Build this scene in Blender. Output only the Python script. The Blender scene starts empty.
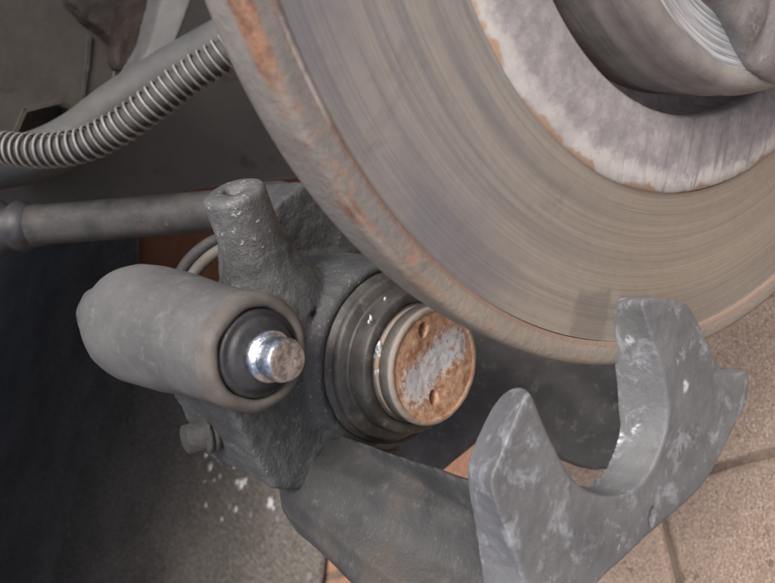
import bpy, bmesh, math, random
from mathutils import Vector, Matrix, noise

random.seed(7)
scene = bpy.context.scene
COL = scene.collection
R = math.radians

# ------------------------------------------------------------------ frame
# photo frame (x right, y up, z to the viewer) -> world: X = outboard (wheel
# axle), Z = up.  The camera stands CAM_H above the paving.
FPX, PW, PH = 800.0, 775.0, 583.0
CAM_H = 0.40
AX = Vector((0.578, -0.2156, 0.787)).normalized()        # axle of the disc
UP = Vector((-0.737, 0.275, 0.617))
UP = (UP - UP.dot(AX) * AX).normalized()
RW = Matrix((AX, UP.cross(AX), UP))
CAM = Vector((0, 0, CAM_H))


def W(v):
    return RW @ Vector(v) + CAM


def ray(px, py):
    return Vector(((px - PW / 2) / FPX, -(py - PH / 2) / FPX, -1.0))


# ------------------------------------------------------------------ camera
cd = bpy.data.cameras.new('camera')
cam = bpy.data.objects.new('camera', cd)
COL.objects.link(cam)
cam.matrix_world = Matrix.Translation(CAM) @ RW.to_4x4()
cd.sensor_width = 36.0
cd.lens = 36.0 * FPX / PW
cd.clip_start = 0.005
cd.clip_end = 200.0
cd.dof.use_dof = True
cd.dof.focus_distance = 0.20
cd.dof.aperture_fstop = 31.0
scene.camera = cam

# ------------------------------------------------------------------ light
SUN_DIR = (RW @ Vector((-0.38, 0.36, 0.85))).normalized()   # towards the sun
world = bpy.data.worlds.new('World')
scene.world = world
world.use_nodes = True
wn = world.node_tree
wn.nodes.clear()
sky = wn.nodes.new('ShaderNodeTexSky')
sky.sky_type = 'NISHITA'
sky.sun_disc = False
sky.sun_elevation = math.asin(SUN_DIR.z)
sky.sun_rotation = math.atan2(SUN_DIR.x, SUN_DIR.y)
sky.air_density = 0.6
sky.ozone_density = 1.0
sky.dust_density = 7.5
bg = wn.nodes.new('ShaderNodeBackground')
bg.inputs['Strength'].default_value = 0.14
wo = wn.nodes.new('ShaderNodeOutputWorld')
wn.links.new(sky.outputs[0], bg.inputs[0])
wn.links.new(bg.outputs[0], wo.inputs[0])
sd = bpy.data.lights.new('sun', 'SUN')
sd.energy = 1.3
sd.angle = R(24)
sd.color = (1.0, 0.985, 0.965)
sun = bpy.data.objects.new('sun', sd)
COL.objects.link(sun)
sun.rotation_euler = SUN_DIR.to_track_quat('Z', 'Y').to_euler()
scene.view_settings.view_transform = 'Standard'
scene.view_settings.look = 'None'
scene.view_settings.gamma = 1.0
scene.view_settings.exposure = 0.72


# ------------------------------------------------------------------ nodes
class G:
    """tiny node-graph writer"""
    def __init__(s, name):
        s.m = bpy.data.materials.new(name)
        s.m.use_nodes = True
        s.t = s.m.node_tree
        s.b = s.t.nodes['Principled BSDF']
        s.tc = s.t.nodes.new('ShaderNodeTexCoord')
        s.P = s.tc.outputs['Object']
        s.h = None

    def lk(s, v, sock):
        if isinstance(v, (int, float)):
            sock.default_value = v
        elif isinstance(v, (tuple, list)):
            sock.default_value = tuple(v) + ((1.0,) if len(v) == 3 and sock.type == 'RGBA' else ())
        else:
            s.t.links.new(v, sock)

    def noise(s, scale, detail=4, rough=0.6, vec=None, dist=0.0, lac=2.0):
        n = s.t.nodes.new('ShaderNodeTexNoise')
        s.lk(vec if vec is not None else s.P, n.inputs['Vector'])
        n.inputs['Scale'].default_value = scale
        n.inputs['Detail'].default_value = detail
        n.inputs['Roughness'].default_value = rough
        n.inputs['Distortion'].default_value = dist
        return n.outputs['Fac']

    def voro(s, scale, vec=None, out='Distance', rnd=1.0):
        n = s.t.nodes.new('ShaderNodeTexVoronoi')
        s.lk(vec if vec is not None else s.P, n.inputs['Vector'])
        n.inputs['Scale'].default_value = scale
        n.inputs['Randomness'].default_value = rnd
        return n.outputs[out]

    def mth(s, op, a, b=0.0, c=0.0, clamp=False):
        n = s.t.nodes.new('ShaderNodeMath')
        n.operation = op
        n.use_clamp = clamp
        s.lk(a, n.inputs[0]); s.lk(b, n.inputs[1]); s.lk(c, n.inputs[2])
        return n.outputs[0]

    def step(s, v, a, b, smooth=True):
        n = s.t.nodes.new('ShaderNodeMapRange')
        n.interpolation_type = 'SMOOTHSTEP' if smooth else 'LINEAR'
        s.lk(v, n.inputs[0]); s.lk(a, n.inputs[1]); s.lk(b, n.inputs[2])
        return n.outputs[0]

    def mix(s, f, a, b, mode='MIX'):
        n = s.t.nodes.new('ShaderNodeMix')
        n.data_type = 'RGBA'
        n.blend_type = mode
        s.lk(f, n.inputs[0]); s.lk(a, n.inputs[6]); s.lk(b, n.inputs[7])
        return n.outputs[2]

    def xyz(s, v=None):
        n = s.t.nodes.new('ShaderNodeSeparateXYZ')
        s.lk(v if v is not None else s.P, n.inputs[0])
        return n.outputs

    def comb(s, x, y, z):
        n = s.t.nodes.new('ShaderNodeCombineXYZ')
        s.lk(x, n.inputs[0]); s.lk(y, n.inputs[1]); s.lk(z, n.inputs[2])
        return n.outputs[0]

    def bump(s, h, strength=0.5, dist=0.001):
        n = s.t.nodes.new('ShaderNodeBump')
        n.inputs['Strength'].default_value = strength
        n.inputs['Distance'].default_value = dist
        s.lk(h, n.inputs['Height'])
        if s.h is not None:
            s.lk(s.h, n.inputs['Normal'])
        s.h = n.outputs[0]

    def done(s, col, rough=0.6, metal=0.0, spec=0.5):
        s.lk(col, s.b.inputs['Base Color'])
        s.lk(rough, s.b.inputs['Roughness'])
        s.lk(metal, s.b.inputs['Metallic'])
        s.b.inputs['Specular IOR Level'].default_value = spec
        if s.h is not None:
            s.t.links.new(s.h, s.b.inputs['Normal'])
        return s.m


def grimy(name, c1, c2, c3=None, scale=90, spot=300, thr=(0.60, 0.70), rough=0.6,
          metal=0.0, bstr=0.5, bscale=900, bdist=0.0006, spec=0.4, amt=1.0, speck=0.0, tint=None):
    g = G(name)
    n1 = g.noise(scale, 6, 0.65)
    col = g.mix(g.step(n1, 0.32, 0.68), c1, c2)
    n2 = g.noise(spot, 5, 0.7)
    if c3 is not None:
        f = g.mth('MULTIPLY', g.step(n2, thr[0], thr[1]), amt)
        col = g.mix(f, col, c3)
    if tint is not None:
        col = g.mix(g.mth('MULTIPLY', g.step(g.noise(38, 4, 0.7), 0.52, 0.68), 0.7), col, tint)
    if speck:
        sv = g.voro(520)
        sp = g.mth('MULTIPLY', g.step(sv, 0.22, 0.12), g.step(g.noise(90, 3, 0.6), 0.46, 0.6))
        col = g.mix(g.mth('MULTIPLY', sp, speck), col, (0.42, 0.43, 0.44))
    fine = g.noise(bscale, 4, 0.7)
    col = g.mix(0.35, col, g.mix(fine, (0.25, 0.25, 0.25), (0.8, 0.8, 0.8)), 'OVERLAY')
    g.bump(g.mth('ADD', fine, g.mth('MULTIPLY', n2, 0.8)), bstr, bdist)
    rr = g.mth('ADD', rough - 0.12, g.mth('MULTIPLY', n2, 0.24))
    return g.done(col, rr, metal, spec)


# ------------------------------------------------------------------ mesh tools
def link(name, me, mat, parent=None, smooth=True, mw=None):
    o = bpy.data.objects.new(name, me)
    COL.objects.link(o)
    if mat is not None and len(me.materials) == 0:
        me.materials.append(mat)
    if smooth:
        me.polygons.foreach_set('use_smooth', [True] * len(me.polygons))
    if mw is not None:
        o.matrix_world = mw
    if parent is not None:
        o.parent = parent
    return o


def mesh_from(bm, name='mesh'):
    bmesh.ops.recalc_face_normals(bm, faces=bm.faces)
    me = bpy.data.meshes.new(name)
    bm.to_mesh(me)
    bm.free()
    return me


def thing(name, label, cat, mw, group=None):
    o = bpy.data.objects.new(name, None)
    COL.objects.link(o)
    o.empty_display_size = 0.01
    o.matrix_world = mw
    o['label'] = label
    o['category'] = cat
    if group:
        o['group'] = group
    return o


def tag(o, label, cat, group=None):
    o['label'] = label
    o['category'] = cat
    if group:
        o['group'] = group


def axes(z, up=Vector((0, 1, 0))):
    """orthonormal photo-frame axes with the given z"""
    z = Vector(z).normalized()
    y = (Vector(up) - Vector(up).dot(z) * z).normalized()
    return y.cross(z), y, z


def frame(origin, z, up=Vector((0, 1, 0))):
    """world matrix for a thing whose local z is the photo-frame direction z"""
    a = axes(z, up)
    rot = RW @ Matrix((a[0], a[1], a[2])).transposed()
    return Matrix.Translation(W(origin)) @ rot.to_4x4()


class Loc:
    """photo pixel -> local point of a thing, on its plane z = s"""
    def __init__(s, origin, z, up=Vector((0, 1, 0))):
        s.o = Vector(origin)
        s.a = axes(z, up)
        s.mw = frame(origin, z, up)

    def pt(s, px, py, z):
        d = ray(px, py)
        k = (s.o.dot(s.a[2]) + z) / d.dot(s.a[2])
        q = d * k - s.o
        return Vector((q.dot(s.a[0]), q.dot(s.a[1]), z))

    def at(s, px, py, depth):
        q = ray(px, py) * depth - s.o
        return Vector((q.dot(s.a[0]), q.dot(s.a[1]), q.dot(s.a[2])))


def lathe(prof, seg=64, closed=False, a0=0.0, a1=2 * math.pi, ax=None, wob=0.0, seed=0.0):
    """prof: list of (r, z) ; ax: optional matrix"""
    bm = bmesh.new()
    full = abs(a1 - a0 - 2 * math.pi) < 1e-6
    n = seg if full else seg + 1
    rings = []
    for r, z in prof:
        if r < 1e-7:
            rings.append([bm.verts.new((0, 0, z))])
            continue
        ring = []
        for i in range(n):
            a = a0 + (a1 - a0) * i / seg
            rr = r
            if wob:
                rr += wob * noise.noise(Vector((math.cos(a) * 2.2 + seed, math.sin(a) * 2.2, z * 90)))
            ring.append(bm.verts.new((rr * math.cos(a), rr * math.sin(a), z)))
        rings.append(ring)
    pairs = list(zip(rings[:-1], rings[1:]))
    if closed:
        pairs.append((rings[-1], rings[0]))
    for A, B in pairs:
        m = n if full else n - 1
        for i in range(m):
            j = (i + 1) % n
            if len(A) == 1 and len(B) == 1:
                continue
            if len(A) == 1:
                bm.faces.new((A[0], B[i], B[j]))
            elif len(B) == 1:
                bm.faces.new((A[i], A[j], B[0]))
            else:
                bm.faces.new((A[i], A[j], B[j], B[i]))
    if ax is not None:
        bmesh.ops.transform(bm, matrix=ax, verts=bm.verts)
    return bm


def align(p, d, up=Vector((0, 1, 0))):
    """local matrix: z axis along d, origin p"""
    z = Vector(d).normalized()
    if abs(z.dot(up)) > 0.98:
        up = Vector((1, 0, 0))
    y = (up - up.dot(z) * z).normalized()
    x = y.cross(z)
    m = Matrix((x, y, z)).transposed().to_4x4()
    m.translation = p
    return m


def loft(bm, A, B):
    """solid between two equal-length outlines"""
    va = [bm.verts.new(p) for p in A]
    vb = [bm.verts.new(p) for p in B]
    n = len(va)
    for i in range(n):
        j = (i + 1) % n
        bm.faces.new((va[i], va[j], vb[j], vb[i]))
    f1 = bm.faces.new(va)
    f2 = bm.faces.new(list(reversed(vb)))
    bmesh.ops.triangulate(bm, faces=[f1, f2])
    return bm


def tube(path, rad, seg=16, rads=None, caps=True, bm=None):
    """tube along a list of points (parallel transport)"""
    if bm is None:
        bm = bmesh.new()
    n = len(path)
    T = []
    for i in range(n):
        a = path[max(0, i - 1)]
        b = path[min(n - 1, i + 1)]
        T.append((b - a).normalized())
    up = Vector((0.13, 0.31, 0.94))
    nrm = (up - up.dot(T[0]) * T[0]).normalized()
    rings = []
    for i in range(n):
        nrm = (nrm - nrm.dot(T[i]) * T[i]).normalized()
        bn = T[i].cross(nrm)
        r = rads[i] if rads else rad
        rings.append([bm.verts.new(path[i] + nrm * (r * math.cos(2 * math.pi * k / seg)) + bn * (r * math.sin(2 * math.pi * k / seg))) for k in range(seg)])
    for A, B in zip(rings[:-1], rings[1:]):
        for k in range(seg):
            j = (k + 1) % seg
            bm.faces.new((A[k], A[j], B[j], B[k]))
    if caps:
        bm.faces.new(list(reversed(rings[0])))
        bm.faces.new(rings[-1])
    return bm


def spline(pts, n):
    """Catmull-Rom through points, n samples"""
    P = [pts[0] * 2 - pts[1]] + list(pts) + [pts[-1] * 2 - pts[-2]]
    out = []
    m = len(pts) - 1
    for k in range(n):
        t = k / (n - 1) * m
        i = min(int(t), m - 1)
        u = t - i
        a, b, c, d = P[i], P[i + 1], P[i + 2], P[i + 3]
        out.append(0.5 * ((2 * b) + (c - a) * u + (2 * a - 5 * b + 4 * c - d) * u * u + (3 * b - a - 3 * c + d) * u ** 3))
    return out


def cast(bm, voxel=0.0007, smooth=4, amp=0.00012, freq=260.0, amp2=0.0004, freq2=45.0, seed=0.0):
    """fuse, round and roughen a casting"""
    me = mesh_from(bm, 'tmp')
    o = bpy.data.objects.new('tmp', me)
    COL.objects.link(o)
    md = o.modifiers.new('r', 'REMESH')
    md.mode = 'VOXEL'
    md.voxel_size = voxel
    if smooth:
        ms = o.modifiers.new('s', 'SMOOTH')
        ms.iterations = smooth
        ms.factor = 0.5
    dg = bpy.context.evaluated_depsgraph_get()
    out = bpy.data.meshes.new_from_object(o.evaluated_get(dg))
    bpy.data.objects.remove(o)
    bpy.data.meshes.remove(me)
    off = Vector((seed, seed * 0.7, seed * 1.3))
    nv = [v.normal.copy() for v in out.vertices]
    for v, nn in zip(out.vertices, nv):
        d = amp * noise.noise(v.co * freq + off) + amp2 * noise.noise(v.co * freq2 + off)
        if amp > 0.0001:
            d += amp * 0.6 * noise.noise(v.co * freq * 2.7 + off)
        v.co += nn * d
    return out


# ------------------------------------------------------------------ materials
M_IRON = grimy('cast_iron_grey', (0.043, 0.0455, 0.047), (0.078, 0.082, 0.083), (0.13, 0.138, 0.142), 70, 190, (0.58, 0.74), 0.62, 0.15, 0.8, 900, 0.0006, speck=0.22, tint=(0.085, 0.07, 0.075))
M_HUB = grimy('hub_grey', (0.12, 0.112, 0.11), (0.21, 0.2, 0.195), (0.29, 0.28, 0.275), 60, 220, (0.52, 0.72), 0.5, 0.3, 0.4, 900, 0.0004)
M_PORT = grimy('port_grey', (0.085, 0.086, 0.086), (0.14, 0.142, 0.142), (0.42, 0.43, 0.44), 90, 380, (0.60, 0.68), 0.5, 0.15, 0.7, 900, 0.0006, speck=0.6)  # bright flecks in the colour stand for glints on rough metal
M_BRIDGE = grimy('bridge_grey', (0.038, 0.039, 0.039), (0.07, 0.071, 0.069), (0.105, 0.105, 0.101), 45, 130, (0.58, 0.74), 0.6, 0.1, 0.6, 1000, 0.0005, speck=0.08, tint=(0.09, 0.075, 0.06))
M_DARK = grimy('dark_steel', (0.026, 0.025, 0.025), (0.055, 0.052, 0.049), (0.08, 0.072, 0.064), 60, 240, (0.55, 0.7), 0.75, 0.0, 0.4, 900, 0.0006)
M_ARM = grimy('arm_grey', (0.045, 0.044, 0.043), (0.085, 0.081, 0.077), (0.12, 0.11, 0.1), 60, 240, (0.55, 0.7), 0.75, 0.0, 0.4, 900, 0.0006)
M_ROD = grimy('rod_steel', (0.026, 0.026, 0.026), (0.056, 0.053, 0.052), (0.085, 0.066, 0.05), 80, 260, (0.58, 0.7), 0.7, 0.1, 0.5, 800, 0.0006)
M_LINER = grimy('liner_grey', (0.028, 0.03, 0.03), (0.047, 0.048, 0.046), (0.028, 0.026, 0.024), 12, 26, (0.6, 0.68), 0.85, 0.0, 0.25, 500, 0.0006)
M_TUBE = grimy('tube_grey', (0.044, 0.046, 0.046), (0.068, 0.07, 0.069), None, 40, 150, (0.6, 0.7), 0.65, 0.0, 0.25, 700, 0.0004)
M_PANEL = grimy('panel_brown', (0.034, 0.031, 0.027), (0.058, 0.052, 0.044), (0.03, 0.021, 0.016), 20, 60, (0.6, 0.7), 0.8, 0.0, 0.3, 400, 0.0006)
M_RUSTY = grimy('rusty_brown', (0.016, 0.013, 0.012), (0.034, 0.025, 0.02), (0.05, 0.03, 0.018), 50, 120, (0.6, 0.7), 0.85, 0.0, 0.5, 500, 0.001)
M_RUBBER = grimy('rubber_black', (0.016, 0.016, 0.018), (0.04, 0.04, 0.044), (0.1, 0.1, 0.1), 120, 420, (0.64, 0.74), 0.5, 0.0, 0.3, 1300, 0.0003)
M_SLEEVE = grimy('sleeve_dusty', (0.07, 0.0715, 0.071), (0.108, 0.109, 0.107), (0.135, 0.136, 0.133), 30, 260, (0.5, 0.78), 0.8, 0.0, 0.35, 1200, 0.0004, 0.3)
M_SLEEVE_RIM = grimy('sleeve_rim', (0.07, 0.063, 0.056), (0.115, 0.105, 0.096), (0.13, 0.08, 0.045), 90, 160, (0.56, 0.70), 0.7, 0.0, 0.3, 1200, 0.0003)
M_COIL = grimy('coil_wire', (0.15, 0.143, 0.132), (0.25, 0.24, 0.225), (0.08, 0.066, 0.055), 120, 300, (0.6, 0.7), 0.55, 0.15, 0.2, 900, 0.0003)
M_HOSE = grimy('hose_rubber', (0.035, 0.035, 0.034), (0.065, 0.064, 0.061), None, 90, 200, (0.6, 0.7), 0.7, 0.0, 0.3, 900, 0.0003)
M_BOOT = grimy('boot_rubber', (0.032, 0.030, 0.028), (0.068, 0.064, 0.058), (0.12, 0.108, 0.092), 110, 300, (0.55, 0.72), 0.5, 0.0, 0.35, 1000, 0.0004, 0.5)
M_SAND = grimy('joint_sand', (0.12, 0.092, 0.072), (0.26, 0.2, 0.155), (0.05, 0.042, 0.032), 60, 120, (0.58, 0.7), 0.95, 0.0, 0.8, 700, 0.002)
M_DRIP_GLINT = grimy('drip_and_glint', (0.30, 0.30, 0.29), (0.66, 0.66, 0.64), None, 500, 600, (0.6, 0.7), 0.5)  # white of the sheet's drips, also of the highlight blobs on the boot


def fork_mat():
    g = G('worn_cast_fork')
    n1 = g.noise(60, 6, 0.65)
    col = g.mix(g.step(n1, 0.3, 0.7), (0.112, 0.116, 0.122), (0.172, 0.177, 0.183))
    n2 = g.noise(130, 7, 0.72, dist=0.4)
    col = g.mix(g.mth('MULTIPLY', g.step(n2, 0.52, 0.66), 0.75), col, (0.30, 0.325, 0.345))
    n3 = g.noise(170, 4, 0.6, vec=g.mth('ADD', 0, 0) if False else None)
    v = g.voro(120)
    chips = g.mth('MULTIPLY', g.step(v, 0.24, 0.10), g.step(n3, 0.50, 0.58))
    col = g.mix(chips, col, (0.5, 0.54, 0.56))
    fine = g.noise(1300, 3, 0.7)
    col = g.mix(0.3, col, g.mix(fine, (0.25, 0.25, 0.25), (0.78, 0.78, 0.78)), 'OVERLAY')
    g.bump(g.mth('ADD', fine, g.mth('MULTIPLY', n2, 0.4)), 0.45, 0.0003)
    rr = g.mth('SUBTRACT', 0.68, g.mth('MULTIPLY', g.mth('ADD', chips, g.step(n2, 0.5, 0.7)), 0.1))
    return g.done(col, rr, 0.15, 0.45)


M_FORK = fork_mat()


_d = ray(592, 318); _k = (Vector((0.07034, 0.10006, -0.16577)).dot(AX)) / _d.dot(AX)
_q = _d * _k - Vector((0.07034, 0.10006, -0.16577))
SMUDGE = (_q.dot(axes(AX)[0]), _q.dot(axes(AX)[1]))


def disc_mat():
    """swept friction face: fine concentric scoring, tan and blue-grey bands"""
    g = G('swept_disc_face')
    x, y, z = g.xyz()
    r = g.mth('SQRT', g.mth('ADD', g.mth('MULTIPLY', x, x), g.mth('MULTIPLY', y, y)))
    ang = g.mth('ARCTAN2', y, x)
    c1 = g.comb(g.mth('MULTIPLY', r, 260), g.mth('MULTIPLY', ang, 0.9), 0.0)
    c2 = g.comb(g.mth('MULTIPLY', r, 900), g.mth('MULTIPLY', ang, 0.7), 3.0)
    c3 = g.comb(g.mth('MULTIPLY', r, 3000), g.mth('MULTIPLY', ang, 0.8), 7.0)
    b1 = g.noise(1.0, 3, 0.6, vec=c1)
    b2 = g.noise(1.0, 4, 0.65, vec=c2)
    b3 = g.noise(1.0, 3, 0.6, vec=c3)
    col = g.mix(g.step(b1, 0.35, 0.66), (0.235, 0.23, 0.23), (0.345, 0.325, 0.298))
    col = g.mix(g.mth('MULTIPLY', g.step(b2, 0.5, 0.72), 0.5), col, (0.40, 0.36, 0.305))
    col = g.mix(g.mth('MULTIPLY', g.step(b2, 0.46, 0.3), 0.4), col, (0.19, 0.182, 0.178))
    big = g.noise(16, 4, 0.6)
    col = g.mix(g.mth('MULTIPLY', g.step(big, 0.5, 0.68), 0.65), col, (0.205, 0.215, 0.245))
    # heat-blued band just inside the lip, tan film on the lower outer side
    hb = g.mth('MULTIPLY', g.step(g.mth('ADD', r, g.mth('MULTIPLY', g.mth('SUBTRACT', b1, 0.5), 0.012)), 0.101, 0.108), g.step(g.noise(22, 3, 0.5), 0.38, 0.6))
    col = g.mix(g.mth('MULTIPLY', hb, 0.75), col, (0.165, 0.17, 0.20))
    tan = g.step(g.mth('ADD', g.mth('ADD', x, g.mth('MULTIPLY', y, -0.35)), g.mth('MULTIPLY', g.noise(30, 4, 0.6), 0.04)), -0.02, 0.055)
    col = g.mix(g.mth('MULTIPLY', tan, 0.55), col, (0.32, 0.268, 0.195))
    smear = g.noise(34, 5, 0.7, dist=0.6)
    col = g.mix(g.mth('MULTIPLY', g.step(smear, 0.6, 0.74), 0.45), col, (0.16, 0.15, 0.145))
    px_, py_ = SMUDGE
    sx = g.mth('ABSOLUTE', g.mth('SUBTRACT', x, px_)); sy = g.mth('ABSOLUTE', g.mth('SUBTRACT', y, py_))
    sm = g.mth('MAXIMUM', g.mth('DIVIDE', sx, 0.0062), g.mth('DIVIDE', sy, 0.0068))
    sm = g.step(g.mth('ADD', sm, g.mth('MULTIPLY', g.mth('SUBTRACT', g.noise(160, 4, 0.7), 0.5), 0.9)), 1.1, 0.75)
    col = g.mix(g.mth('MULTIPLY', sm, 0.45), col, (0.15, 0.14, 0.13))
    mott = g.noise(420, 5, 0.75)
    col = g.mix(0.35, col, g.mix(mott, (0.3, 0.3, 0.3), (0.72, 0.72, 0.72)), 'OVERLAY')
    col = g.mix(0.4, col, g.mix(b3, (0.2, 0.2, 0.2), (0.8, 0.8, 0.8)), 'OVERLAY')
    g.bump(g.mth('ADD', b2, g.mth('MULTIPLY', b3, 0.6)), 0.5, 0.0003)
    return g.done(col, g.mth('ADD', 0.42, g.mth('MULTIPLY', smear, 0.2)), 0.45, 0.5)


def rim_mat():
    """edge of the disc: grey skin, rust band round the corner"""
    g = G('disc_rim')
    x, y, z = g.xyz()
    ang = g.mth('ARCTAN2', y, x)
    r = g.mth('SQRT', g.mth('ADD', g.mth('MULTIPLY', x, x), g.mth('MULTIPLY', y, y)))
    n = g.noise(70, 6, 0.68)
    st = g.noise(1.0, 5, 0.65, vec=g.comb(g.mth('MULTIPLY', ang, 5.0), g.mth('MULTIPLY', z, 260), g.mth('MULTIPLY', r, 300)))
    col = g.mix(g.step(n, 0.35, 0.65), (0.165, 0.15, 0.13), (0.235, 0.216, 0.19))
    # the corner band, measured across the rim and over the lip
    d = g.mth('MAXIMUM', g.mth('MULTIPLY', g.mth('SUBTRACT', 0.12, r), 2.2), g.mth('MULTIPLY', z, -1.0))
    dd = g.mth('ADD', d, g.mth('MULTIPLY', g.mth('SUBTRACT', n, 0.5), 0.006))
    band = g.mth('MULTIPLY', g.step(dd, -0.0008, 0.0006), g.step(dd, 0.0052, 0.0028))
    band = g.mth('MULTIPLY', band, g.step(st, 0.36, 0.52))
    rust = g.mix(g.step(g.noise(240, 5, 0.7), 0.35, 0.65), (0.15, 0.078, 0.05), (0.28, 0.15, 0.09))
    lipz = g.mth('MULTIPLY', g.step(z, -0.0006, 0.0001), g.step(r, 0.1196, 0.1186))
    col = g.mix(lipz, col, g.mix(st, (0.11, 0.104, 0.098), (0.215, 0.2, 0.186)))
    col = g.mix(g.mth('MULTIPLY', lipz, g.step(g.noise(200, 4, 0.7), 0.52, 0.66)), col, (0.25, 0.16, 0.115))
    low = g.step(g.mth('ADD', y, g.mth('MULTIPLY', g.mth('SUBTRACT', n, 0.5), 0.03)), -0.088, -0.106)
    col = g.mix(g.mth('MULTIPLY', low, 0.75), col, g.mix(st, (0.20, 0.172, 0.135), (0.30, 0.262, 0.21)))
    band = g.mth('MULTIPLY', band, g.mth('SUBTRACT', 1.0, g.mth('MULTIPLY', low, 0.7)))
    col = g.mix(g.mth('MULTIPLY', band, g.step(g.noise(38, 6, 0.75), 0.42, 0.58)), col, rust)
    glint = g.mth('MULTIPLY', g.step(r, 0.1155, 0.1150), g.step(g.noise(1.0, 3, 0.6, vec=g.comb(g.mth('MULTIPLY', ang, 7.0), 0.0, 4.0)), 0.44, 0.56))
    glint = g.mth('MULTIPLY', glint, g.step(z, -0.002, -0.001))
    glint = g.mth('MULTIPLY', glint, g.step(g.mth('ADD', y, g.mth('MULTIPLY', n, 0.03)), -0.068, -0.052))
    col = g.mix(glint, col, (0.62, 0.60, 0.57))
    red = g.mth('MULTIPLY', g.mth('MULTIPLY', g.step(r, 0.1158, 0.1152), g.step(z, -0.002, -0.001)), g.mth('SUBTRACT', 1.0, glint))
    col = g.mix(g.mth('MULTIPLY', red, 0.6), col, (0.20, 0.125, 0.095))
    g.bump(g.mth('ADD', n, g.noise(500, 4, 0.7)), 0.5, 0.0006)
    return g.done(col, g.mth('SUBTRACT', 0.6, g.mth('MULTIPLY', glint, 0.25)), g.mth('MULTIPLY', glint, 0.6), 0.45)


def web_mat():
    """unswept ring inside the friction face: pale corrosion bloom with runs"""
    g = G('corroded_ring')
    x, y, z = g.xyz()
    r = g.mth('SQRT', g.mth('ADD', g.mth('MULTIPLY', x, x), g.mth('MULTIPLY', y, y)))
    ang = g.mth('ARCTAN2', y, x)
    n = g.noise(170, 7, 0.75)
    col = g.mix(g.step(n, 0.33, 0.66), (0.22, 0.208, 0.215), (0.35, 0.335, 0.335))
    runs = g.noise(1.0, 4, 0.7, vec=g.comb(g.mth('MULTIPLY', x, 420), g.mth('MULTIPLY', y, 55), 0.0))
    m = g.mth('MULTIPLY', g.step(runs, 0.5, 0.66), g.step(g.mth('ADD', y, g.mth('MULTIPLY', x, -0.7)), -0.045, -0.085))
    edge = g.step(r, 0.0680, 0.0785)
    pale = g.mth('MULTIPLY', g.step(g.mth('ADD', g.mth('MULTIPLY', edge, 0.55), g.noise(70, 6, 0.75)), 0.80, 1.04), 0.85)
    pale = g.mth('MULTIPLY', pale, g.step(g.mth('ADD', g.noise(48, 3, 0.6), g.mth('MULTIPLY', x, 2.0)), 0.22, 0.52))
    col = g.mix(pale, col, (0.48, 0.46, 0.43))
    col = g.mix(g.mth('MULTIPLY', m, 0.8), col, (0.20, 0.185, 0.185))
    bites = g.mth('MULTIPLY', g.step(g.mth('ADD', r, g.mth('MULTIPLY', g.noise(1.0, 3, 0.6, vec=g.comb(g.mth('MULTIPLY', ang, 7.0), 0.0, 0.0)), 0.011)), 0.0842, 0.0852), 0.8)
    col = g.mix(bites, col, (0.33, 0.20, 0.12))
    g.bump(n, 0.5, 0.0006)
    return g.done(col, 0.75, 0.0, 0.35)


def hat_mat():
    g = G('hat_wall')
    x, y, z = g.xyz()
    ang = g.mth('ARCTAN2', y, x)
    n = g.noise(120, 6, 0.7)
    lines = g.noise(1.0, 4, 0.7, vec=g.comb(g.mth('MULTIPLY', z, 900), g.mth('MULTIPLY', ang, 3.0), 0.0))
    col = g.mix(g.step(n, 0.3, 0.7), (0.20, 0.185, 0.172), (0.29, 0.27, 0.252))
    col = g.mix(g.mth('MULTIPLY', g.step(lines, 0.5, 0.7), 0.5), col, (0.33, 0.30, 0.28))
    col = g.mix(g.mth('MULTIPLY', g.step(g.mth('ADD', z, g.mth('MULTIPLY', n, 0.006)), 0.0, -0.004), 0.7), col, (0.085, 0.05, 0.035))
    g.bump(g.mth('ADD', n, lines), 0.35, 0.0005)
    return g.done(col, 0.55, 0.2, 0.45)


def machined_mat():
    g = G('machined_face')
    x, y, z = g.xyz()
    r = g.mth('SQRT', g.mth('ADD', g.mth('MULTIPLY', x, x), g.mth('MULTIPLY', y, y)))
    ang = g.mth('ARCTAN2', y, x)
    l = g.noise(1.0, 4, 0.65, vec=g.comb(g.mth('MULTIPLY', r, 2600), g.mth('MULTIPLY', ang, 2.0), 0.0))
    col = g.mix(g.step(l, 0.38, 0.62), (0.30, 0.33, 0.36), (0.80, 0.84, 0.88))
    g.bump(l, 0.5, 0.0003)
    return g.done(col, 0.35, 0.6)


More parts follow.
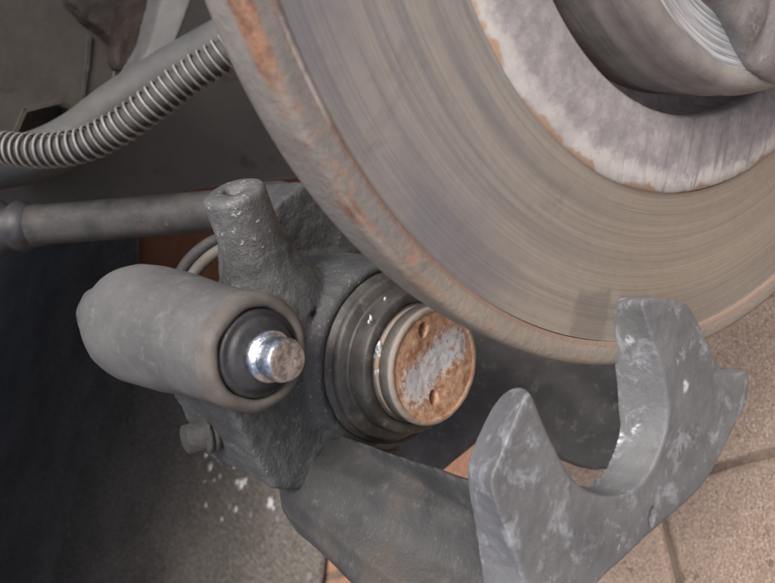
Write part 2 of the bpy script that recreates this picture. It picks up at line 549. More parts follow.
def piston_mat():
    g = G('rusty_piston_face')
    x, y, z = g.xyz()
    n = g.noise(260, 7, 0.72)
    n2 = g.noise(700, 5, 0.7)
    rust = g.mix(g.step(n, 0.34, 0.66), (0.28, 0.135, 0.07), (0.52, 0.34, 0.23))
    rust = g.mix(g.mth('MULTIPLY', g.step(n2, 0.58, 0.7), 0.6), rust, (0.2, 0.085, 0.045))
    # pale paint left in a dumbbell between the two key holes
    ax, ay = 0.78, 0.62
    u = g.mth('ADD', g.mth('MULTIPLY', x, ax), g.mth('MULTIPLY', y, ay))
    v = g.mth('ADD', g.mth('MULTIPLY', x, -ay), g.mth('MULTIPLY', y, ax))
    du = g.mth('MAXIMUM', g.mth('SUBTRACT', g.mth('ABSOLUTE', u), 0.0075), 0.0)
    dist = g.mth('SQRT', g.mth('ADD', g.mth('MULTIPLY', du, du), g.mth('MULTIPLY', v, v)))
    waist = g.mth('ADD', 0.0042, g.mth('MULTIPLY', g.mth('ABSOLUTE', u), 0.10))
    q = g.mth('ADD', g.mth('SUBTRACT', dist, waist), g.mth('MULTIPLY', g.mth('SUBTRACT', n2, 0.5), 0.018))
    pale = g.mth('MULTIPLY', g.step(q, 0.0012, -0.0012), g.step(g.noise(330, 5, 0.7), 0.68, 0.55))
    col = g.mix(pale, rust, (0.47, 0.47, 0.49))
    r = g.mth('SQRT', g.mth('ADD', g.mth('MULTIPLY', x, x), g.mth('MULTIPLY', y, y)))
    grey = g.step(g.mth('ADD', r, g.mth('MULTIPLY', g.mth('SUBTRACT', n, 0.5), 0.005)), 0.0148, 0.0156)
    col = g.mix(grey, col, (0.26, 0.23, 0.2))
    side = g.mth('MULTIPLY', g.step(z, -0.0003, -0.0010), g.step(r, 0.0158, 0.0161))
    col = g.mix(side, col, g.mix(n, (0.10, 0.09, 0.08), (0.22, 0.2, 0.178)))
    g.bump(g.mth('ADD', n, g.mth('MULTIPLY', n2, 0.5)), 0.6, 0.0006)
    rough = g.mth('SUBTRACT', 0.78, g.mth('MULTIPLY', side, 0.38))
    return g.done(col, rough, g.mth('MULTIPLY', side, 0.4), 0.5)


def chrome_mat(name, col, rough):
    g = G(name)
    n = g.noise(620, 6, 0.75)
    g.bump(n, 0.5, 0.0004)
    return g.done(g.mix(g.step(n, 0.38, 0.6), tuple(c * 0.5 for c in col), col), g.mth('ADD', rough - 0.06, g.mth('MULTIPLY', n, 0.12)), 1.0)


def paver_mat(name, c1, c2, c3):
    g = G(name)
    oi = g.t.nodes.new('ShaderNodeObjectInfo')
    off = g.t.nodes.new('ShaderNodeVectorMath')
    off.operation = 'MULTIPLY_ADD'
    g.lk(oi.outputs['Location'], off.inputs[0])
    off.inputs[1].default_value = (3.7, 5.1, 1.0)
    g.lk(g.P, off.inputs[2])
    V = off.outputs[0]
    n = g.noise(30, 5, 0.65, vec=V)
    col = g.mix(g.step(n, 0.3, 0.7), c1, c2)
    grit = g.voro(1500, vec=V, out='Color')
    gv = g.xyz(grit)[0]
    col = g.mix(g.mth('MULTIPLY', g.step(gv, 0.72, 0.86), 0.5), col, c3)
    col = g.mix(g.mth('MULTIPLY', g.step(gv, 0.2, 0.1), 0.45), col, tuple(c * 0.45 for c in c1))
    fine = g.noise(1200, 4, 0.75, vec=V)
    col = g.mix(0.5, col, g.mix(fine, (0.2, 0.2, 0.2), (0.82, 0.82, 0.82)), 'OVERLAY')
    spots = g.noise(160, 4, 0.6, vec=V)
    col = g.mix(g.mth('MULTIPLY', g.step(spots, 0.60, 0.70), 0.65), col, (0.13, 0.095, 0.072))
    var = g.mth('ADD', 0.88, g.mth('MULTIPLY', oi.outputs['Random'], 0.2))
    col = g.mix(1.0, col, g.comb(var, var, var), 'MULTIPLY')
    g.bump(g.mth('ADD', fine, g.mth('ADD', g.mth('MULTIPLY', g.voro(700, vec=V), 0.8), spots)), 1.0, 0.0013)
    return g.done(col, 0.92, 0.0, 0.3)


def mat_mat():
    """dirty sheet on the ground: dark, greyed by dust with fine fibres"""
    g = G('dirty_sheet')
    x, y, z = g.xyz()
    n = g.noise(9, 5, 0.6)
    fib = g.noise(1.0, 5, 0.75, vec=g.comb(g.mth('MULTIPLY', x, 120), g.mth('MULTIPLY', y, 420), 0.0))
    gr = g.noise(430, 6, 0.8)
    col = g.mix(g.step(n, 0.35, 0.65), (0.10, 0.092, 0.083), (0.155, 0.143, 0.129))
    col = g.mix(g.mth('MULTIPLY', g.step(fib, 0.48, 0.7), 0.6), col, (0.33, 0.30, 0.265))
    col = g.mix(g.mth('MULTIPLY', g.step(gr, 0.46, 0.60), 0.8), col, (0.05, 0.045, 0.041))
    spots = g.mth('MULTIPLY', g.step(g.voro(38), 0.13, 0.08), g.step(g.noise(22, 2), 0.5, 0.56))
    col = g.mix(g.mth('MULTIPLY', spots, 0.5), col, (0.28, 0.28, 0.28))
    g.bump(g.mth('ADD', gr, fib), 0.6, 0.001)
    return g.done(col, 0.97, 0.0, 0.1)


M_DISC, M_RIM, M_WEB, M_HAT, M_MACH, M_PISTON = disc_mat(), rim_mat(), web_mat(), hat_mat(), machined_mat(), piston_mat()
M_CHROME = chrome_mat('zinc_bolt', (0.82, 0.87, 0.92), 0.24)
M_FACE_REFLECT = chrome_mat('bolt_face_reflection', (0.84, 0.77, 0.73), 0.38)  # pinkish reflection put into the silver of the bolt face
M_PAVER = paver_mat('lit_pink_paver', (0.40, 0.29, 0.215), (0.50, 0.375, 0.285), (0.70, 0.61, 0.52))  # pale, washed tone of the pavers in full light, put into the colour
M_PAVER_SHADED = paver_mat('shaded_terracotta_paver', (0.36, 0.115, 0.045), (0.44, 0.155, 0.065), (0.5, 0.25, 0.15))  # deeper tone of the shaded pavers under the car, painted in
M_MID = paver_mat('half_shaded_paver', (0.35, 0.175, 0.105), (0.42, 0.23, 0.15), (0.5, 0.34, 0.26))  # step between the lit and shaded paver colours
M_MAT = mat_mat()


# ------------------------------------------------------------------ pavement
def ground(px, py, h=0.0):
    """photo pixel -> world point at height h"""
    d = RW @ ray(px, py)
    return CAM + d * ((h - CAM_H) / d.z)


GA, GB = ground(707, 472), ground(775, 453)
ux = (GB - GA); ux.z = 0; ux.normalize()
uy = Vector((-ux.y, ux.x, 0))
corner = ground(659, 486)
bm = bmesh.new()
S = 20
for x, y in ((-S, -S), (S, -S), (S, S), (-S, S)):
    bm.verts.new((x, y, 0))
bm.faces.new(bm.verts)
pave = link('pavement', mesh_from(bm), M_SAND, smooth=False, mw=Matrix.Translation((0, 0, 0.0034)))
pave['kind'] = 'structure'
BL, BW, BH, GAP = 0.200, 0.100, 0.05, 0.0030


def brick_mesh(k):
    rnd = random.Random(100 + k)
    bm = bmesh.new()
    hx, hy, c = (BL - GAP) / 2, (BW - GAP) / 2, 0.0035
    n = 24
    lev = [(0.0, -BH, 0.0), (0.0, -c * 1.1, 0.0), (c * 0.35, -c * 0.35, 0), (c, 0.0, 0.0)]
    rings = []
    for ins, z, _ in lev:
        ring = []
        pts = []
        for i in range(n):
            pts.append((-hx + 2 * hx * i / n, -hy))
        for i in range(n // 2):
            pts.append((hx, -hy + 2 * hy * i / (n // 2)))
        for i in range(n):
            pts.append((hx - 2 * hx * i / n, hy))
        for i in range(n // 2):
            pts.append((-hx, hy - 2 * hy * i / (n // 2)))
        for (x, y) in pts:
            sx = max(-1, min(1, x / (hx - ins) if hx > ins else 0)) * (hx - ins) if abs(x) > hx - ins else x
            sy = y if abs(y) < hy - ins else math.copysign(hy - ins, y)
            j = 0.0022 * noise.noise(Vector((x * 130, y * 130, k * 5.0 + ins * 200)))
            ring.append(bm.verts.new((sx * (1 + j * 4), sy * (1 + j * 8), z)))
        rings.append(ring)
    for A, B in zip(rings[:-1], rings[1:]):
        m = len(A)
        for i in range(m):
            bm.faces.new((A[i], A[(i + 1) % m], B[(i + 1) % m], B[i]))
    bm.faces.new(rings[-1])
    return mesh_from(bm, 'brick')


BRICKS = {}
for nm, mt in (('p', M_PAVER), ('t', M_PAVER_SHADED), ('m', M_MID)):
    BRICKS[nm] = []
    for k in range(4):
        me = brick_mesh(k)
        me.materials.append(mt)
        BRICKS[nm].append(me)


def to_px(w):
    q = RW.transposed() @ (w - CAM)
    if q.z > -0.01:
        return None
    return (PW / 2 - FPX * q.x / q.z, PH / 2 + FPX * q.y / q.z)


base_rot = Matrix((ux, uy, Vector((0, 0, 1)))).transposed().to_4x4()
nb = 0
for row in range(-9, 14):
    for cidx in range(-16, 8):
        lx = (cidx + 0.5 + (0.5 if row % 2 else 0.0)) * BL
        ly = (row - 0.5) * BW
        c = corner + ux * lx + uy * ly
        # keep those that can be in view with a margin
        ok = False
        for ex in (-1, 0, 1):
            for ey in (-1, 1):
                p = to_px(c + ux * ex * BL / 2 + uy * ey * BW / 2)
                if p and -60 < p[0] < 850 and 150 < p[1] < 690:
                    ok = True
        if not ok or c.x < -1.5:
            continue
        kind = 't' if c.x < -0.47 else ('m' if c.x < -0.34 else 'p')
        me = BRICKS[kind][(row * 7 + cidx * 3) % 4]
        b = bpy.data.objects.new('brick', me)
        COL.objects.link(b)
        b.parent = pave
        w = Matrix.Translation((c.x, c.y, 0.006 + random.uniform(-0.0012, 0.0012))) @ base_rot @ Matrix.Rotation(random.uniform(-0.008, 0.008), 4, 'Z') @ Matrix.Rotation(math.pi * random.randint(0, 1), 4, 'Z')
        b.matrix_parent_inverse = Matrix.Identity(4)
        b.location = w.to_translation() - Vector((0, 0, 0.0034))
        b.rotation_euler = w.to_euler()
        nb += 1
print('bricks', nb)

# dirty sheet lying under the car, with white dried drips
sheet_px = [(137, 225), (137, 264), (180, 310), (335, 455), (319, 583), (330, 640), (200, 760), (-150, 700), (-200, 400), (-120, 250), (0, 215)]
top = [ground(x, y, 0.0135) for x, y in sheet_px]
org = Vector((sum(p.x for p in top) / len(top), sum(p.y for p in top) / len(top), 0.010))
bm = bmesh.new()
loft(bm, [p - org for p in top], [Vector((p.x, p.y, 0.0105)) - org for p in top])
sheet = link('ground_sheet', mesh_from(bm), M_MAT, smooth=False, mw=Matrix.Translation(org))
tag(sheet, 'dark dirty sheet with white drips lying on the pavers beneath the rubber sleeve', 'sheet')
drips = [(241, 484, 5.5), (237, 482, 3), (245, 481, 3), (270, 503, 5), (206, 454, 3.2), (210, 467, 3.8), (234, 462, 2.6), (234, 467, 1.6), (247, 459, 1.6),
         (206, 505, 2.0), (236, 509, 2.6), (222, 519, 1.8), (231, 450, 1.5), (214, 480, 1.5), (220, 476, 1.7), (226, 448, 1.6), (205, 481, 1.2), (218, 460, 1.3), (273, 508, 2.4), (229, 453, 1.1)]
for px, py, rp in drips:
    g0 = ground(px, py, 0.0137)
    rad = rp * (g0 - CAM).length / FPX
    rnd = random.Random(int(px * 7 + py))
    bm = bmesh.new()
    bmesh.ops.create_icosphere(bm, subdivisions=3, radius=1.0)
    sd_ = Vector((px, py, 0))
    for v in bm.verts:
        k = 0.85 + 0.8 * noise.noise(v.co * 2.3 + sd_)
        v.co = Vector((v.co.x * rad * 1.1 * k, v.co.y * rad * 1.1 * k, v.co.z * rad * 0.10))
    o = link('drip', mesh_from(bm), M_DRIP_GLINT)
    o.parent = sheet
    o.location = g0 - org

# ------------------------------------------------------------------ car behind
DC = Vector((0.07034, 0.10006, -0.16577))               # hub centre, photo frame
D = Loc(DC, AX)


def slab(loc, pts, z0, z1, mat, name, parent, bev=0.002, seg=2, smooth=True, sub=0):
    bm = bmesh.new()
    A = [loc.pt(x, y, z0) for x, y in pts]
    B = [Vector((p.x, p.y, z1)) for p in A]
    loft(bm, A, B)
    if bev:
        ed = [e for e in bm.edges if len(e.link_faces) == 2 and e.calc_face_angle(0) > 0.4]
        bmesh.ops.bevel(bm, geom=ed, offset=bev, segments=seg, affect='EDGES', clamp_overlap=True)
    me = mesh_from(bm)
    return link(name, me, mat, parent, smooth=False)


# inner wheel-arch panel and unseen floor of the car, added for shade
zl = -0.45 + 0.0
arch = thing('wheel_arch', 'dark grey inner wheel arch panel behind the ribbed brake hose', 'car body', D.mw)
slab(D, [(-260, -230), (430, -230), (430, 240), (345, 170), (292, 178), (235, 183), (165, 194), (120, 207), (60, 216), (-60, 226), (-260, 240)], -0.36, -0.366, M_LINER, 'inner_panel', arch, 0.001, 1)
# unseen floor pan, added to shade the ground inboard of the panel
bm = bmesh.new()
fp = [W(D.a[0] * p[0] + D.a[1] * p[1] + D.a[2] * p[2] + DC) for p in [(0, 0, 0)]]
inv = D.mw.inverted()
Lo = [inv @ Vector((x, y, 0.42)) for x, y in ((-0.42, -1.3), (-0.42, 1.1), (-1.9, 1.1), (-1.9, -1.3))]
Hi = [inv @ Vector((x, y, 0.46)) for x, y in ((-0.42, -1.3), (-0.42, 1.1), (-1.9, 1.1), (-1.9, -1.3))]
loft(bm, Lo, Hi)
link('floor_pan_shade', mesh_from(bm), M_DARK, arch, smooth=False)
# brown pressed panel in the corner, with a folded flange
zb = -0.30
slab(D, [(-120, -60), (60, -30), (92, 26), (118, 42), (114, 88), (84, 112), (58, 104), (26, 112), (14, 140), (4, 170), (-120, 180)], zb, zb - 0.012, M_PANEL, 'pressed_panel', arch, 0.002, 2)
slab(D, [(88, 34), (92, 37), (90, 62), (85, 96), (82, 95), (86, 60)], zb + 0.0012, zb - 0.001, M_DARK, 'seam', arch, 0)
slab(D, [(14, 120), (30, 108), (58, 106), (66, 120), (62, 160), (40, 172), (10, 168)], zb - 0.03, zb - 0.05, M_DARK, 'dark_hollow', arch, 0.004, 2)  # dark slab standing in for the shade inside a hollow

# rusty bracket above the tubes
br = thing('rusty_bracket', 'rusty brown cast bracket at the top left above the grey tube', 'bracket', D.mw)
bm = bmesh.new()
A = [D.pt(x, y, -0.285) for x, y in ((60, -40), (190, -40), (172, 8), (158, 30), (136, 62), (122, 74), (116, 62), (118, 46), (104, 32), (88, 20), (70, 0))]
loft(bm, A, [Vector((p.x, p.y, -0.31)) for p in A])
link('bracket_body', cast(bm, 0.0015, 5, 0.0006, 160, 0.0008, 50, 3.0), M_RUSTY, br)

# smooth grey tube (anti-roll bar) with its upright link
tb = thing('stabiliser_bar', 'smooth grey tube running diagonally behind the ribbed hose', 'suspension bar', D.mw)
pth = [D.at(x, y, d) for x, y, d in ((-30, 168, 0.34), (30, 158, 0.345), (75, 138, 0.35), (118, 106, 0.355), (165, 76, 0.355), (215, 48, 0.35), (300, 0, 0.34), (360, -40, 0.33))]
sp = spline(pth, 60)
link('bar_tube', mesh_from(tube(sp, 0.0108, 24)), M_TUBE, tb)
bm = bmesh.new()
A = [D.at(x, y, 0.352) for x, y in ((126, 84), (150, 44), (168, -30), (205, -30), (178, 40), (172, 58))]
loft(bm, A, [p + Vector((0, 0, -0.02)) for p in A])
link('drop_link', cast(bm, 0.0012, 6, 0.0001, 200, 0.0003, 40, 9.0), M_TUBE, tb)

# ribbed (coil-wrapped) brake hose
ho = thing('brake_hose', 'brake hose wrapped in a pale wire coil at the upper left', 'hose', D.mw)
pth = [D.at(x, y, d) for x, y, d in ((-60, 140, 0.31), (0, 148, 0.305), (40, 151, 0.30), (80, 146, 0.297), (115, 130, 0.295), (150, 106, 0.292), (185, 80, 0.29), (225, 54, 0.287), (270, 22, 0.285), (330, -30, 0.28))]
sp = spline(pth, 1300)
link('hose_core', mesh_from(tube(sp[::10], 0.0051, 16)), M_HOSE, ho)
hl = []
nrm = Vector((0.1, 0.2, 1.0))
s_acc = 0.0
PITCH = 0.0033
for i in range(1300):
    t = (sp[min(i + 1, 1299)] - sp[max(i - 1, 0)]).normalized()
    nrm = (nrm - nrm.dot(t) * t).normalized()
    bn = t.cross(nrm)
    if i:
        s_acc += (sp[i] - sp[i - 1]).length
    a = 2 * math.pi * s_acc / PITCH + 1.1 * noise.noise(Vector((s_acc * 60, 3, 0)))
    wob = 1 + 0.05 * noise.noise(Vector((s_acc * 300, 0, 0)))
    hl.append(sp[i] + (nrm * math.cos(a) + bn * math.sin(a)) * 0.0062 * wob)
link('wire_coil', mesh_from(tube(hl, 0.00055, 6)), M_COIL, ho)

# tie rod with boot at its left end
tr = thing('tie_rod', 'dark steel tie rod running level behind the upright port', 'tie rod', D.mw)
a, b = D.at(28, 226, 0.335), D.at(262, 207, 0.322)
d = (b - a)
L = d.length
rod = lathe([(0, 0), (0.0075, 0), (0.0086, 0.001), (0.0088, 0.005), (0.0082, 0.009), (0.0084, 0.02), (0.0084, L * 0.98), (0.0078, L), (0, L)], 32, ax=align(a, d), wob=0.0003)
link('rod', mesh_from(rod), M_ROD, tr)
bo = lathe([(0, -0.03), (0.008, -0.03), (0.0115, -0.024), (0.0085, -0.019), (0.0125, -0.013), (0.0088, -0.008), (0.011, -0.003), (0.008, 0.004), (0, 0.006)], 32, ax=align(a, d))
link('boot', mesh_from(bo), M_RUBBER, tr)
a2 = D.at(262, 214, 0.315)
bm = bmesh.new()
A = [D.at(x, y, 0.318) for x, y in ((240, 188), (293, 183), (270, 222), (246, 228))]
loft(bm, A, [p + Vector((0, 0, -0.012)) for p in A])
link('rod_end', cast(bm, 0.0006, 3, 0.0001, 200, 0.0002, 40), M_ROD, tr)

# twin pipe behind the sleeve
tw = thing('twin_pipe', 'pair of thin curved pipes between the rubber sleeve and the upright port', 'pipe', D.mw)
for k, (dx, dy, mt) in enumerate(((0, 0, M_ROD), (9, 7, M_SLEEVE_RIM))):
    pth = [D.at(x + dx, y + dy, 0.262) for x, y in ((160, 330), (172, 292), (186, 265), (203, 248), (222, 238), (250, 232))]
    link('pipe', mesh_from(tube(spline(pth, 40), 0.0021, 12)), mt, tw)

# dark lower arm that closes the view behind the caliper
la = thing('lower_arm', 'dark cast suspension arm in the shade behind the piston and fork', 'suspension arm', D.mw)
pts = [(330, 240), (470, 215), (700, 215), (690, 330), (660, 430), (625, 470), (592, 474), (566, 463), (535, 448), (500, 436), (476, 441), (455, 458), (436, 475), (405, 500), (370, 500), (330, 440)]
bm = bmesh.new()
A = [D.at(x, y, 0.295) for x, y in pts]
dn = (D.at(480, 400, 0.33) - D.at(480, 400, 0.295))
loft(bm, A, [p + dn for p in A])
link('arm_casting', cast(bm, 0.0016, 8, 0.0004, 150, 0.002, 22, 5.0), M_ARM, la)

# ------------------------------------------------------------------ brake disc
disc = thing('brake_disc', 'large worn brake disc with rusty rim at the upper right', 'brake disc', D.mw)
R0, R1, R2, R3, R4, H4 = 0.120, 0.1142, 0.0797, 0.0624, 0.0573, 0.0134
rnd = random.Random(4)
prof = [(R2, -0.0002)]
nr = 60
for i in range(nr + 1):
    r = R2 + 0.0004 + (R1 - R2 - 0.0006) * i / nr
    prof.append((r, -0.0004 + rnd.uniform(-0.00004, 0.00004) - 0.0002 * math.sin(math.pi * i / nr)))
prof += [(R1, -0.0003)]
link('friction_ring', mesh_from(lathe(prof, 288)), M_DISC, disc)
prof = [(R1, -0.0003), (R1 + 0.0002, 0.0003), (R1 + 0.0012, 0.0005), (R0 - 0.0016, 0.00045), (R0 - 0.0006, 0.0001), (R0, -0.0009), (R0 + 0.0001, -0.003), (R0, -0.006), (R0, -0.0105), (R0 - 0.0004, -0.0128), (R0 - 0.0016, -0.0142), (0.112, -0.0145), (0.09, -0.0145), (0.06, -0.0145)]
link('outer_rim', mesh_from(lathe(prof, 288, wob=0.0003)), M_RIM, disc)
prof = [(R2, -0.0002), (R2 - 0.0004, 0.0004), (R2 - 0.003, 0.0005), (0.070, 0.0005), (R3 + 0.0008, 0.0004), (R3, -0.0003), (R3 - 0.0002, -0.004), (R3 - 0.0008, -0.0092), (R4, -0.0100)]
link('inner_ring', mesh_from(lathe(prof, 192, wob=0.0002)), M_WEB, disc)
prof = [(R4 + 0.0003, -0.0100), (R4 + 0.0004, -0.003), (R4 + 0.0003, 0.002), (R4 + 0.0006, 0.0032), (R4 + 0.0002, 0.0042), (R4, 0.0075), (R4 + 0.0004, 0.0084), (R4 - 0.0001, 0.0094), (R4 - 0.0003, 0.0114), (R4 - 0.0012, 0.0129), (R4 - 0.0024, H4), (0.0527, H4), (0.0524, H4 - 0.0006)]
link('hat', mesh_from(lathe(prof, 192, wob=0.00015)), M_HAT, disc)
prof = [(0.0524, H4 - 0.0006), (0.0518, H4 - 0.0007), (0.0440, H4 - 0.0022), (0.036, H4 - 0.0026), (0.0, H4 - 0.0026)]
link('machined_face', mesh_from(lathe(prof, 192)), M_MACH, disc)

hub = thing('wheel_hub', 'grey wheel hub in front of the silver machined disc centre, top right corner', 'wheel hub', D.mw)
bm = lathe([(0, 0.003), (0.0440, 0.003), (0.0440, 0.010), (0.0425, 0.0130), (0.038, 0.0142), (0.026, 0.0145), (0.023, 0.022), (0.0, 0.022)], 64)
A = [D.pt(x, y, H4 + 0.0012) for x, y in ((722, -14), (731, 14), (739, 36), (746, 56), (755, 74), (775, 85), (830, 82), (860, 40), (850, -80), (690, -80))]
loft(bm, A, [Vector((p.x * 0.97, p.y * 0.97, 0.004)) for p in A])
for px, py, rr in ((776, 30, 0.006), (752, 12, 0.0045)):
    p = D.pt(px, py, H4 + 0.001)
    bmesh.ops.create_uvsphere(bm, u_segments=20, v_segments=12, radius=rr, matrix=Matrix.Translation(p) @ Matrix.Diagonal((1, 1.6, 0.4, 1)))
link('flange', cast(bm, 0.0009, 10, 0.0001, 240, 0.0003, 60, 2.0), M_HUB, hub)
link('hub_nut', mesh_from(lathe([(0, 0.036), (0.012, 0.036), (0.0142, 0.034), (0.0142, 0.023), (0.0175, 0.022), (0.0175, 0.019)], 6)), M_HAT, hub, smooth=False)

# ------------------------------------------------------------------ caliper
NC = Vector((0.66, -0.085, 0.745)).normalized()
O = ray(435, 366) * 0.215
C = Loc(O, NC)
cal = thing('brake_caliper', 'grey cast brake caliper with rusty piston and forked end', 'brake caliper', C.mw)

# piston
RP = 0.0164
ndot = C.pt(423.5, 330, 0), C.pt(434.5, 398, 0)
prof = [(0, -0.0009), (0.0045, -0.0009), (0.0060, -0.0006), (0.0085, -0.0002), (0.0128, 0.0), (0.0146, -0.0001), (0.0158, -0.0007), (RP, -0.0003), (RP, -0.0042), (RP - 0.0010, -0.0046), (RP - 0.0010, -0.0058), (RP + 0.0002, -0.0064), (RP + 0.0002, -0.03)]
bm = bmesh.new()
NA, NR = 160, 72
# dense top so that the key holes can be pressed in
rings = []
for i in range(NR + 1):
    r = 0.0158 * i / NR
    if i == 0:
        rings.append([bm.verts.new((0, 0, -0.0009))])
        continue
    ring = []
    for k in range(NA):
        aa = 2 * math.pi * k / NA
        p = Vector((r * math.cos(aa), r * math.sin(aa), 0))
        z = -0.0009 if r < 0.0045 else (-0.0009 + 0.0009 * min(1, (r - 0.0045) / 0.006))
        if r > 0.0146:
            z += 0.00045 * min(1.0, (r - 0.0146) / 0.0004)
        for q in ndot:
            e = p - Vector((q.x, q.y, 0))
            dd = math.hypot(e.x / 0.0013, e.y / 0.0019)
            z -= 0.0095 * max(0.0, min(1.0, (1.05 - dd) / 0.18))
        z += 0.00016 * noise.noise(p * 500)
        ring.append(bm.verts.new((p.x, p.y, z)))
    rings.append(ring)
for i in range(NR):
    A, B = rings[i], rings[i + 1]
    for k in range(NA):
        j = (k + 1) % NA
        if i == 0:
            bm.faces.new((A[0], B[k], B[j]))
        else:
            bm.faces.new((A[k], A[j], B[j], B[k]))
last = rings[-1]
for r, z in prof[7:]:
    ring = [bm.verts.new((r * math.cos(2 * math.pi * k / NA), r * math.sin(2 * math.pi * k / NA), z)) for k in range(NA)]
    for k in range(NA):
        j = (k + 1) % NA
        bm.faces.new((last[k], last[j], ring[j], ring[k]))
    last = ring
pis = link('piston', mesh_from(bm), M_PISTON, cal)
pis['label'] = 'rust-covered piston face with pale paint patch and two key holes'

# rubber dust boot round the piston
prof = [(RP + 0.0001, -0.0085), (RP + 0.0005, -0.0063), (RP + 0.0010, -0.0058), (RP + 0.0030, -0.0059), (RP + 0.0036, -0.0066), (RP + 0.0037, -0.0118), (RP + 0.0034, -0.0124), (RP + 0.0040, -0.0128), (RP + 0.0062, -0.0130), (RP + 0.0068, -0.0137), (RP + 0.0070, -0.0150), (RP + 0.0066, -0.0155), (RP + 0.0082, -0.0160), (RP + 0.0082, -0.02)]
link('dust_boot', mesh_from(lathe(prof, 96, wob=0.0004, seed=4)), M_BOOT, cal)
# pale blobs modelled in place of wet highlights on the boot
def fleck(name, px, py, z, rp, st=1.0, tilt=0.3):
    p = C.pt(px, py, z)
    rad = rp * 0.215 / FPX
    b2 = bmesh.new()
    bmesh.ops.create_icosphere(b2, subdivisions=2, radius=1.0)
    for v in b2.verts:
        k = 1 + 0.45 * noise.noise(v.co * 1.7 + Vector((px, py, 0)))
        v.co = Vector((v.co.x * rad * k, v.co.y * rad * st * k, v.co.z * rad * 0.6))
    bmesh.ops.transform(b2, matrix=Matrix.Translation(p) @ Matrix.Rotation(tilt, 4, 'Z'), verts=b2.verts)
    return link(name, mesh_from(b2), M_DRIP_GLINT, cal)


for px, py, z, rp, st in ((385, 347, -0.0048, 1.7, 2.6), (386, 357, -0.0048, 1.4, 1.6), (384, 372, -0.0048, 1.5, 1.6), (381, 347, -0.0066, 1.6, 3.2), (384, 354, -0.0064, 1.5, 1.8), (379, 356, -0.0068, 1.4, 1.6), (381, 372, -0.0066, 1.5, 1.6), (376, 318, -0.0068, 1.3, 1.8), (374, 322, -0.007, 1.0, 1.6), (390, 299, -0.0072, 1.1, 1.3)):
    fleck('glint_fleck', px - 5, py, z + 0.0004, rp * 1.5, st)
# cylinder housing with the lug that carries the slide sleeve
SC = C.at(261, 354, 0.174)                               # sleeve mouth
pt_top, pt_bot = C.at(234, 190, 0.205), C.at(268, 288, 0.219)
bm = lathe([(0, -0.0185), (RP + 0.0080, -0.0185), (RP + 0.0084, -0.0165), (RP + 0.0104, -0.0162), (RP + 0.0118, -0.0185), (RP + 0.0120, -0.03), (RP + 0.0125, -0.075), (0.018, -0.082), (0, -0.082)], 64)
lugp = [(278, 300), (310, 314), (334, 342), (352, 372), (368, 412), (400, 446), (420, 470), (380, 486), (330, 492), (275, 489), (262, 470), (248, 446), (240, 429), (227, 404), (225, 350), (255, 310)]
A = [C.pt(x, y, -0.0195) for x, y in lugp]
loft(bm, A, [Vector((p.x, p.y, -0.052)) for p in A])
A = [C.pt(x, y, -0.050) for x, y in ((258, 236), (276, 205), (306, 183), (345, 196), (400, 270), (380, 300), (320, 300), (262, 296))]
loft(bm, A, [Vector((p.x, p.y, -0.075)) for p in A])
bmesh.ops.create_uvsphere(bm, u_segments=20, v_segments=12, radius=0.011, matrix=Matrix.Translation(C.pt(309, 312, -0.031)))
cone = lathe([(0, -0.004), (0.0165, -0.004), (0.0125, 0.004), (0.0098, 0.009), (0.0084, 0.0135), (0, 0.0135)], 40, ax=align(pt_bot, pt_top - pt_bot))
tmpm = bpy.data.meshes.new('tmpc')
cone.to_mesh(tmpm); cone.free()
bm.from_mesh(tmpm); bpy.data.meshes.remove(tmpm)
hs = cast(bm, 0.0008, 8, 0.0003, 340, 0.0007, 48, 1.0)
link('cylinder_housing', hs, M_IRON, cal)

# bridge over the disc
bm = bmesh.new()
zb0, zb1 = -0.045, 0.052
back = [C.pt(x, y, -0.030) for x, y in ((322, 428), (290, 458), (277, 488), (281, 510), (296, 531), (345, 550), (400, 500), (375, 450))]
front = [C.pt(x, y, zb1) for x, y in ((488, 487), (505, 535), (498, 590), (465, 640), (455, 680), (540, 720), (590, 570), (530, 500))]
loft(bm, back, front)
link('bridge', cast(bm, 0.0009, 6, 0.00008, 300, 0.0005, 40, 6.0), M_BRIDGE, cal)

# forked outer end
zf = 0.0595
zt = 0.0115
FB = [((527, 393), (512, 388)), ((534, 401), (528, 392)), ((543, 424), (532, 416)), ((556, 452), (542, 446)), ((571, 477), (555, 470)), ((594, 494), (572, 483)), ((622, 495), (589, 486)), ((645, 479), (603, 472)),
      ((660, 452), (613, 452)), ((667, 426), (619, 430)), ((668, 402), (617, 410)), ((663, 372), (616, 385)), ((655, 346), (613, 355)), ((647, 322), (611, 328)), ((642, 306), (611, 308)), ((646, 299), (616, 298)), ((668, 299), (640, 296)),
      ((688, 304), None), ((699, 322), None), ((707, 341), None), ((715, 357), None), ((724, 369), None), ((736, 375), None), ((747, 371), None), ((750, 382), None), ((748, 398), None), ((738, 421), None),
      ((723, 452), None), ((706, 482), None), ((684, 506), None), ((664, 522), None), ((648, 536), None), ((626, 557), None), ((600, 581), None), ((575, 612), None), ((560, 660), None), ((545, 700), (500, 690)), ((533, 640), (488, 625)),
      ((525, 585), (482, 583)), ((508, 535), (475, 530)), ((491, 487), (467, 475)), ((500, 458), (473, 447)), ((515, 420), (494, 404))]
A, B = [], []
for f, b in FB:
    p = C.pt(f[0], f[1], zf)
    A.append(p)
    B.append(C.pt(b[0], b[1], zf - zt) if b else Vector((p.x, p.y, zf - zt)))
A2, B2 = [], []
nF = len(A)


def cr(a, b, c, d, u):
    return 0.5 * ((2 * b) + (c - a) * u + (2 * a - 5 * b + 4 * c - d) * u * u + (3 * b - a - 3 * c + d) * u ** 3)


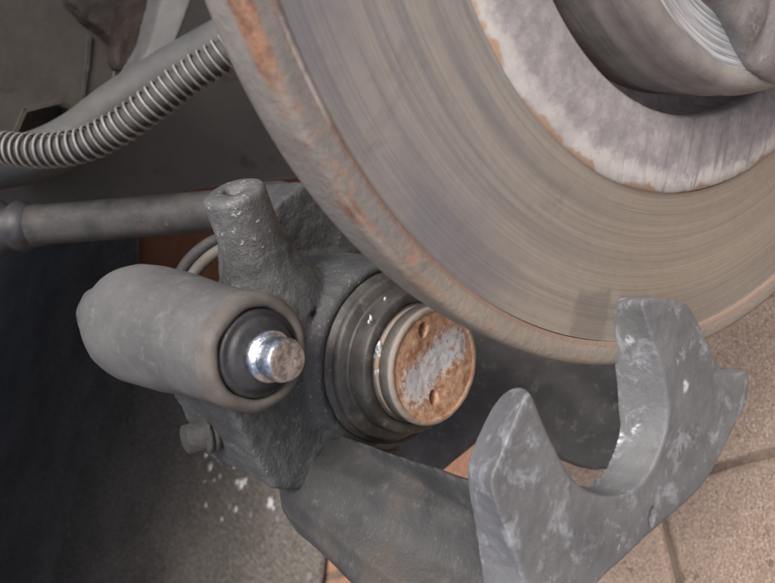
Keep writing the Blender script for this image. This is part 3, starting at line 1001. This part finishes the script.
for i in range(nF):
    q = [(i - 1) % nF, i, (i + 1) % nF, (i + 2) % nF]
    for k in range(4):
        A2.append(cr(*[A[j] for j in q], k / 4))
        B2.append(cr(*[B[j] for j in q], k / 4))
bm = bmesh.new()
loft(bm, A2, B2)
fme = cast(bm, 0.00042, 9, 0.00009, 420, 0.00025, 60, 8.0)
pit = C.pt(652, 517, zf)
for v in fme.vertices:
    if v.co.z > zf - 0.004:
        e = math.hypot((v.co.x - pit.x) / 0.0011, (v.co.y - pit.y) / 0.0019)
        v.co.z -= 0.0055 * max(0.0, min(1.0, (1.2 - e) / 0.3))
link('fork', fme, M_FORK, cal)

# upright hose port on the housing
pass
dv = (pt_top - pt_bot).normalized()
L = (pt_top - pt_bot).length
prof = [(0, L - 0.008), (0.0024, L - 0.008), (0.0028, L - 0.0005), (0.0036, L), (0.0072, L - 0.0001), (0.0080, L - 0.0008), (0.0082, L - 0.002), (0.0083, L * 0.5), (0.0085, L * 0.25), (0.009, 0), (0, -0.001)]
m = align(pt_bot, dv)
pb = lathe(prof, 64, wob=0.0006, seed=2.0)
for v in pb.verts:
    if math.hypot(v.co.x, v.co.y) < 0.0032 and v.co.z > L * 0.4:
        v.co.x *= 1.2
        v.co.y *= 0.6
    v.co += Vector((0, 0, 0.0003 * noise.noise(v.co * 260)))
bmesh.ops.transform(pb, matrix=m, verts=pb.verts)
link('hose_port', mesh_from(pb), M_PORT, cal)

# slide sleeve with its rubber cap and bolt
NS = NC
ms = Matrix.Translation(SC)
prof = [(0.0100, -0.0022), (0.0103, -0.0006), (0.0112, 0.0), (0.0124, -0.0005), (0.0133, -0.0022), (0.0135, -0.0045)]
link('sleeve_lip', mesh_from(lathe(prof, 96, ax=ms, wob=0.0005, seed=7)), M_SLEEVE_RIM, cal)
prof = [(0.0135, -0.0045), (0.0133, -0.007), (0.0136, -0.012), (0.0142, -0.025), (0.0155, -0.038), (0.0162, -0.050), (0.0162, -0.058), (0.0158, -0.0625), (0.0146, -0.0665), (0.0122, -0.0705), (0.0112, -0.0715), (0.0110, -0.0725), (0.0112, -0.0755), (0.0106, -0.077), (0.0090, -0.0775), (0.0088, -0.084), (0.0078, -0.0862), (0.0, -0.087)]
link('sleeve', mesh_from(lathe(prof, 96, ax=ms, wob=0.0005, seed=7)), M_SLEEVE, cal)
prof = [(0.0101, -0.004), (0.0099, -0.0008), (0.0093, 0.0002), (0.0084, -0.0003), (0.0080, 0.0009), (0.0070, 0.0015), (0.0044, 0.0019), (0.0, 0.0019)]
link('rubber_cap', mesh_from(lathe(prof, 72, ax=ms)), M_RUBBER, cal)
bl = lathe([(0, 0.0008), (0.0055, 0.0008), (0.0057, 0.0042), (0.0052, 0.0048), (0.0047, 0.0050), (0.0046, 0.0054), (0.0048, 0.0058), (0.0048, 0.0092), (0.0044, 0.0101)], 40, ax=ms)
bolt = link('slide_bolt', mesh_from(bl), M_CHROME, cal)
o = link('bolt_face', mesh_from(lathe([(0.0044, 0.0101), (0.0037, 0.0104), (0.0020, 0.0100), (0, 0.0099)], 32, ax=ms)), M_FACE_REFLECT, bolt)

# bleed bolt under the sleeve
bp, bq = C.at(184, 440, 0.214), C.at(238, 424, 0.222)
dv = bq - bp
m = align(bp, dv)
bd = lathe([(0, 0), (0.0027, 0), (0.0033, 0.0006), (0.0034, 0.0055), (0.0038, 0.006), (0.0046, 0.0063), (0.0047, 0.0075), (0.0038, 0.0079), (0.0046, 0.0084), (0.0047, 0.0098), (0.0036, 0.0103), (0.0036, 0.02), (0, 0.02)], 24, ax=m @ Matrix.Diagonal((1.2, 1.2, 0.85, 1)))
link('bleed_bolt', mesh_from(bd), M_ROD, cal)
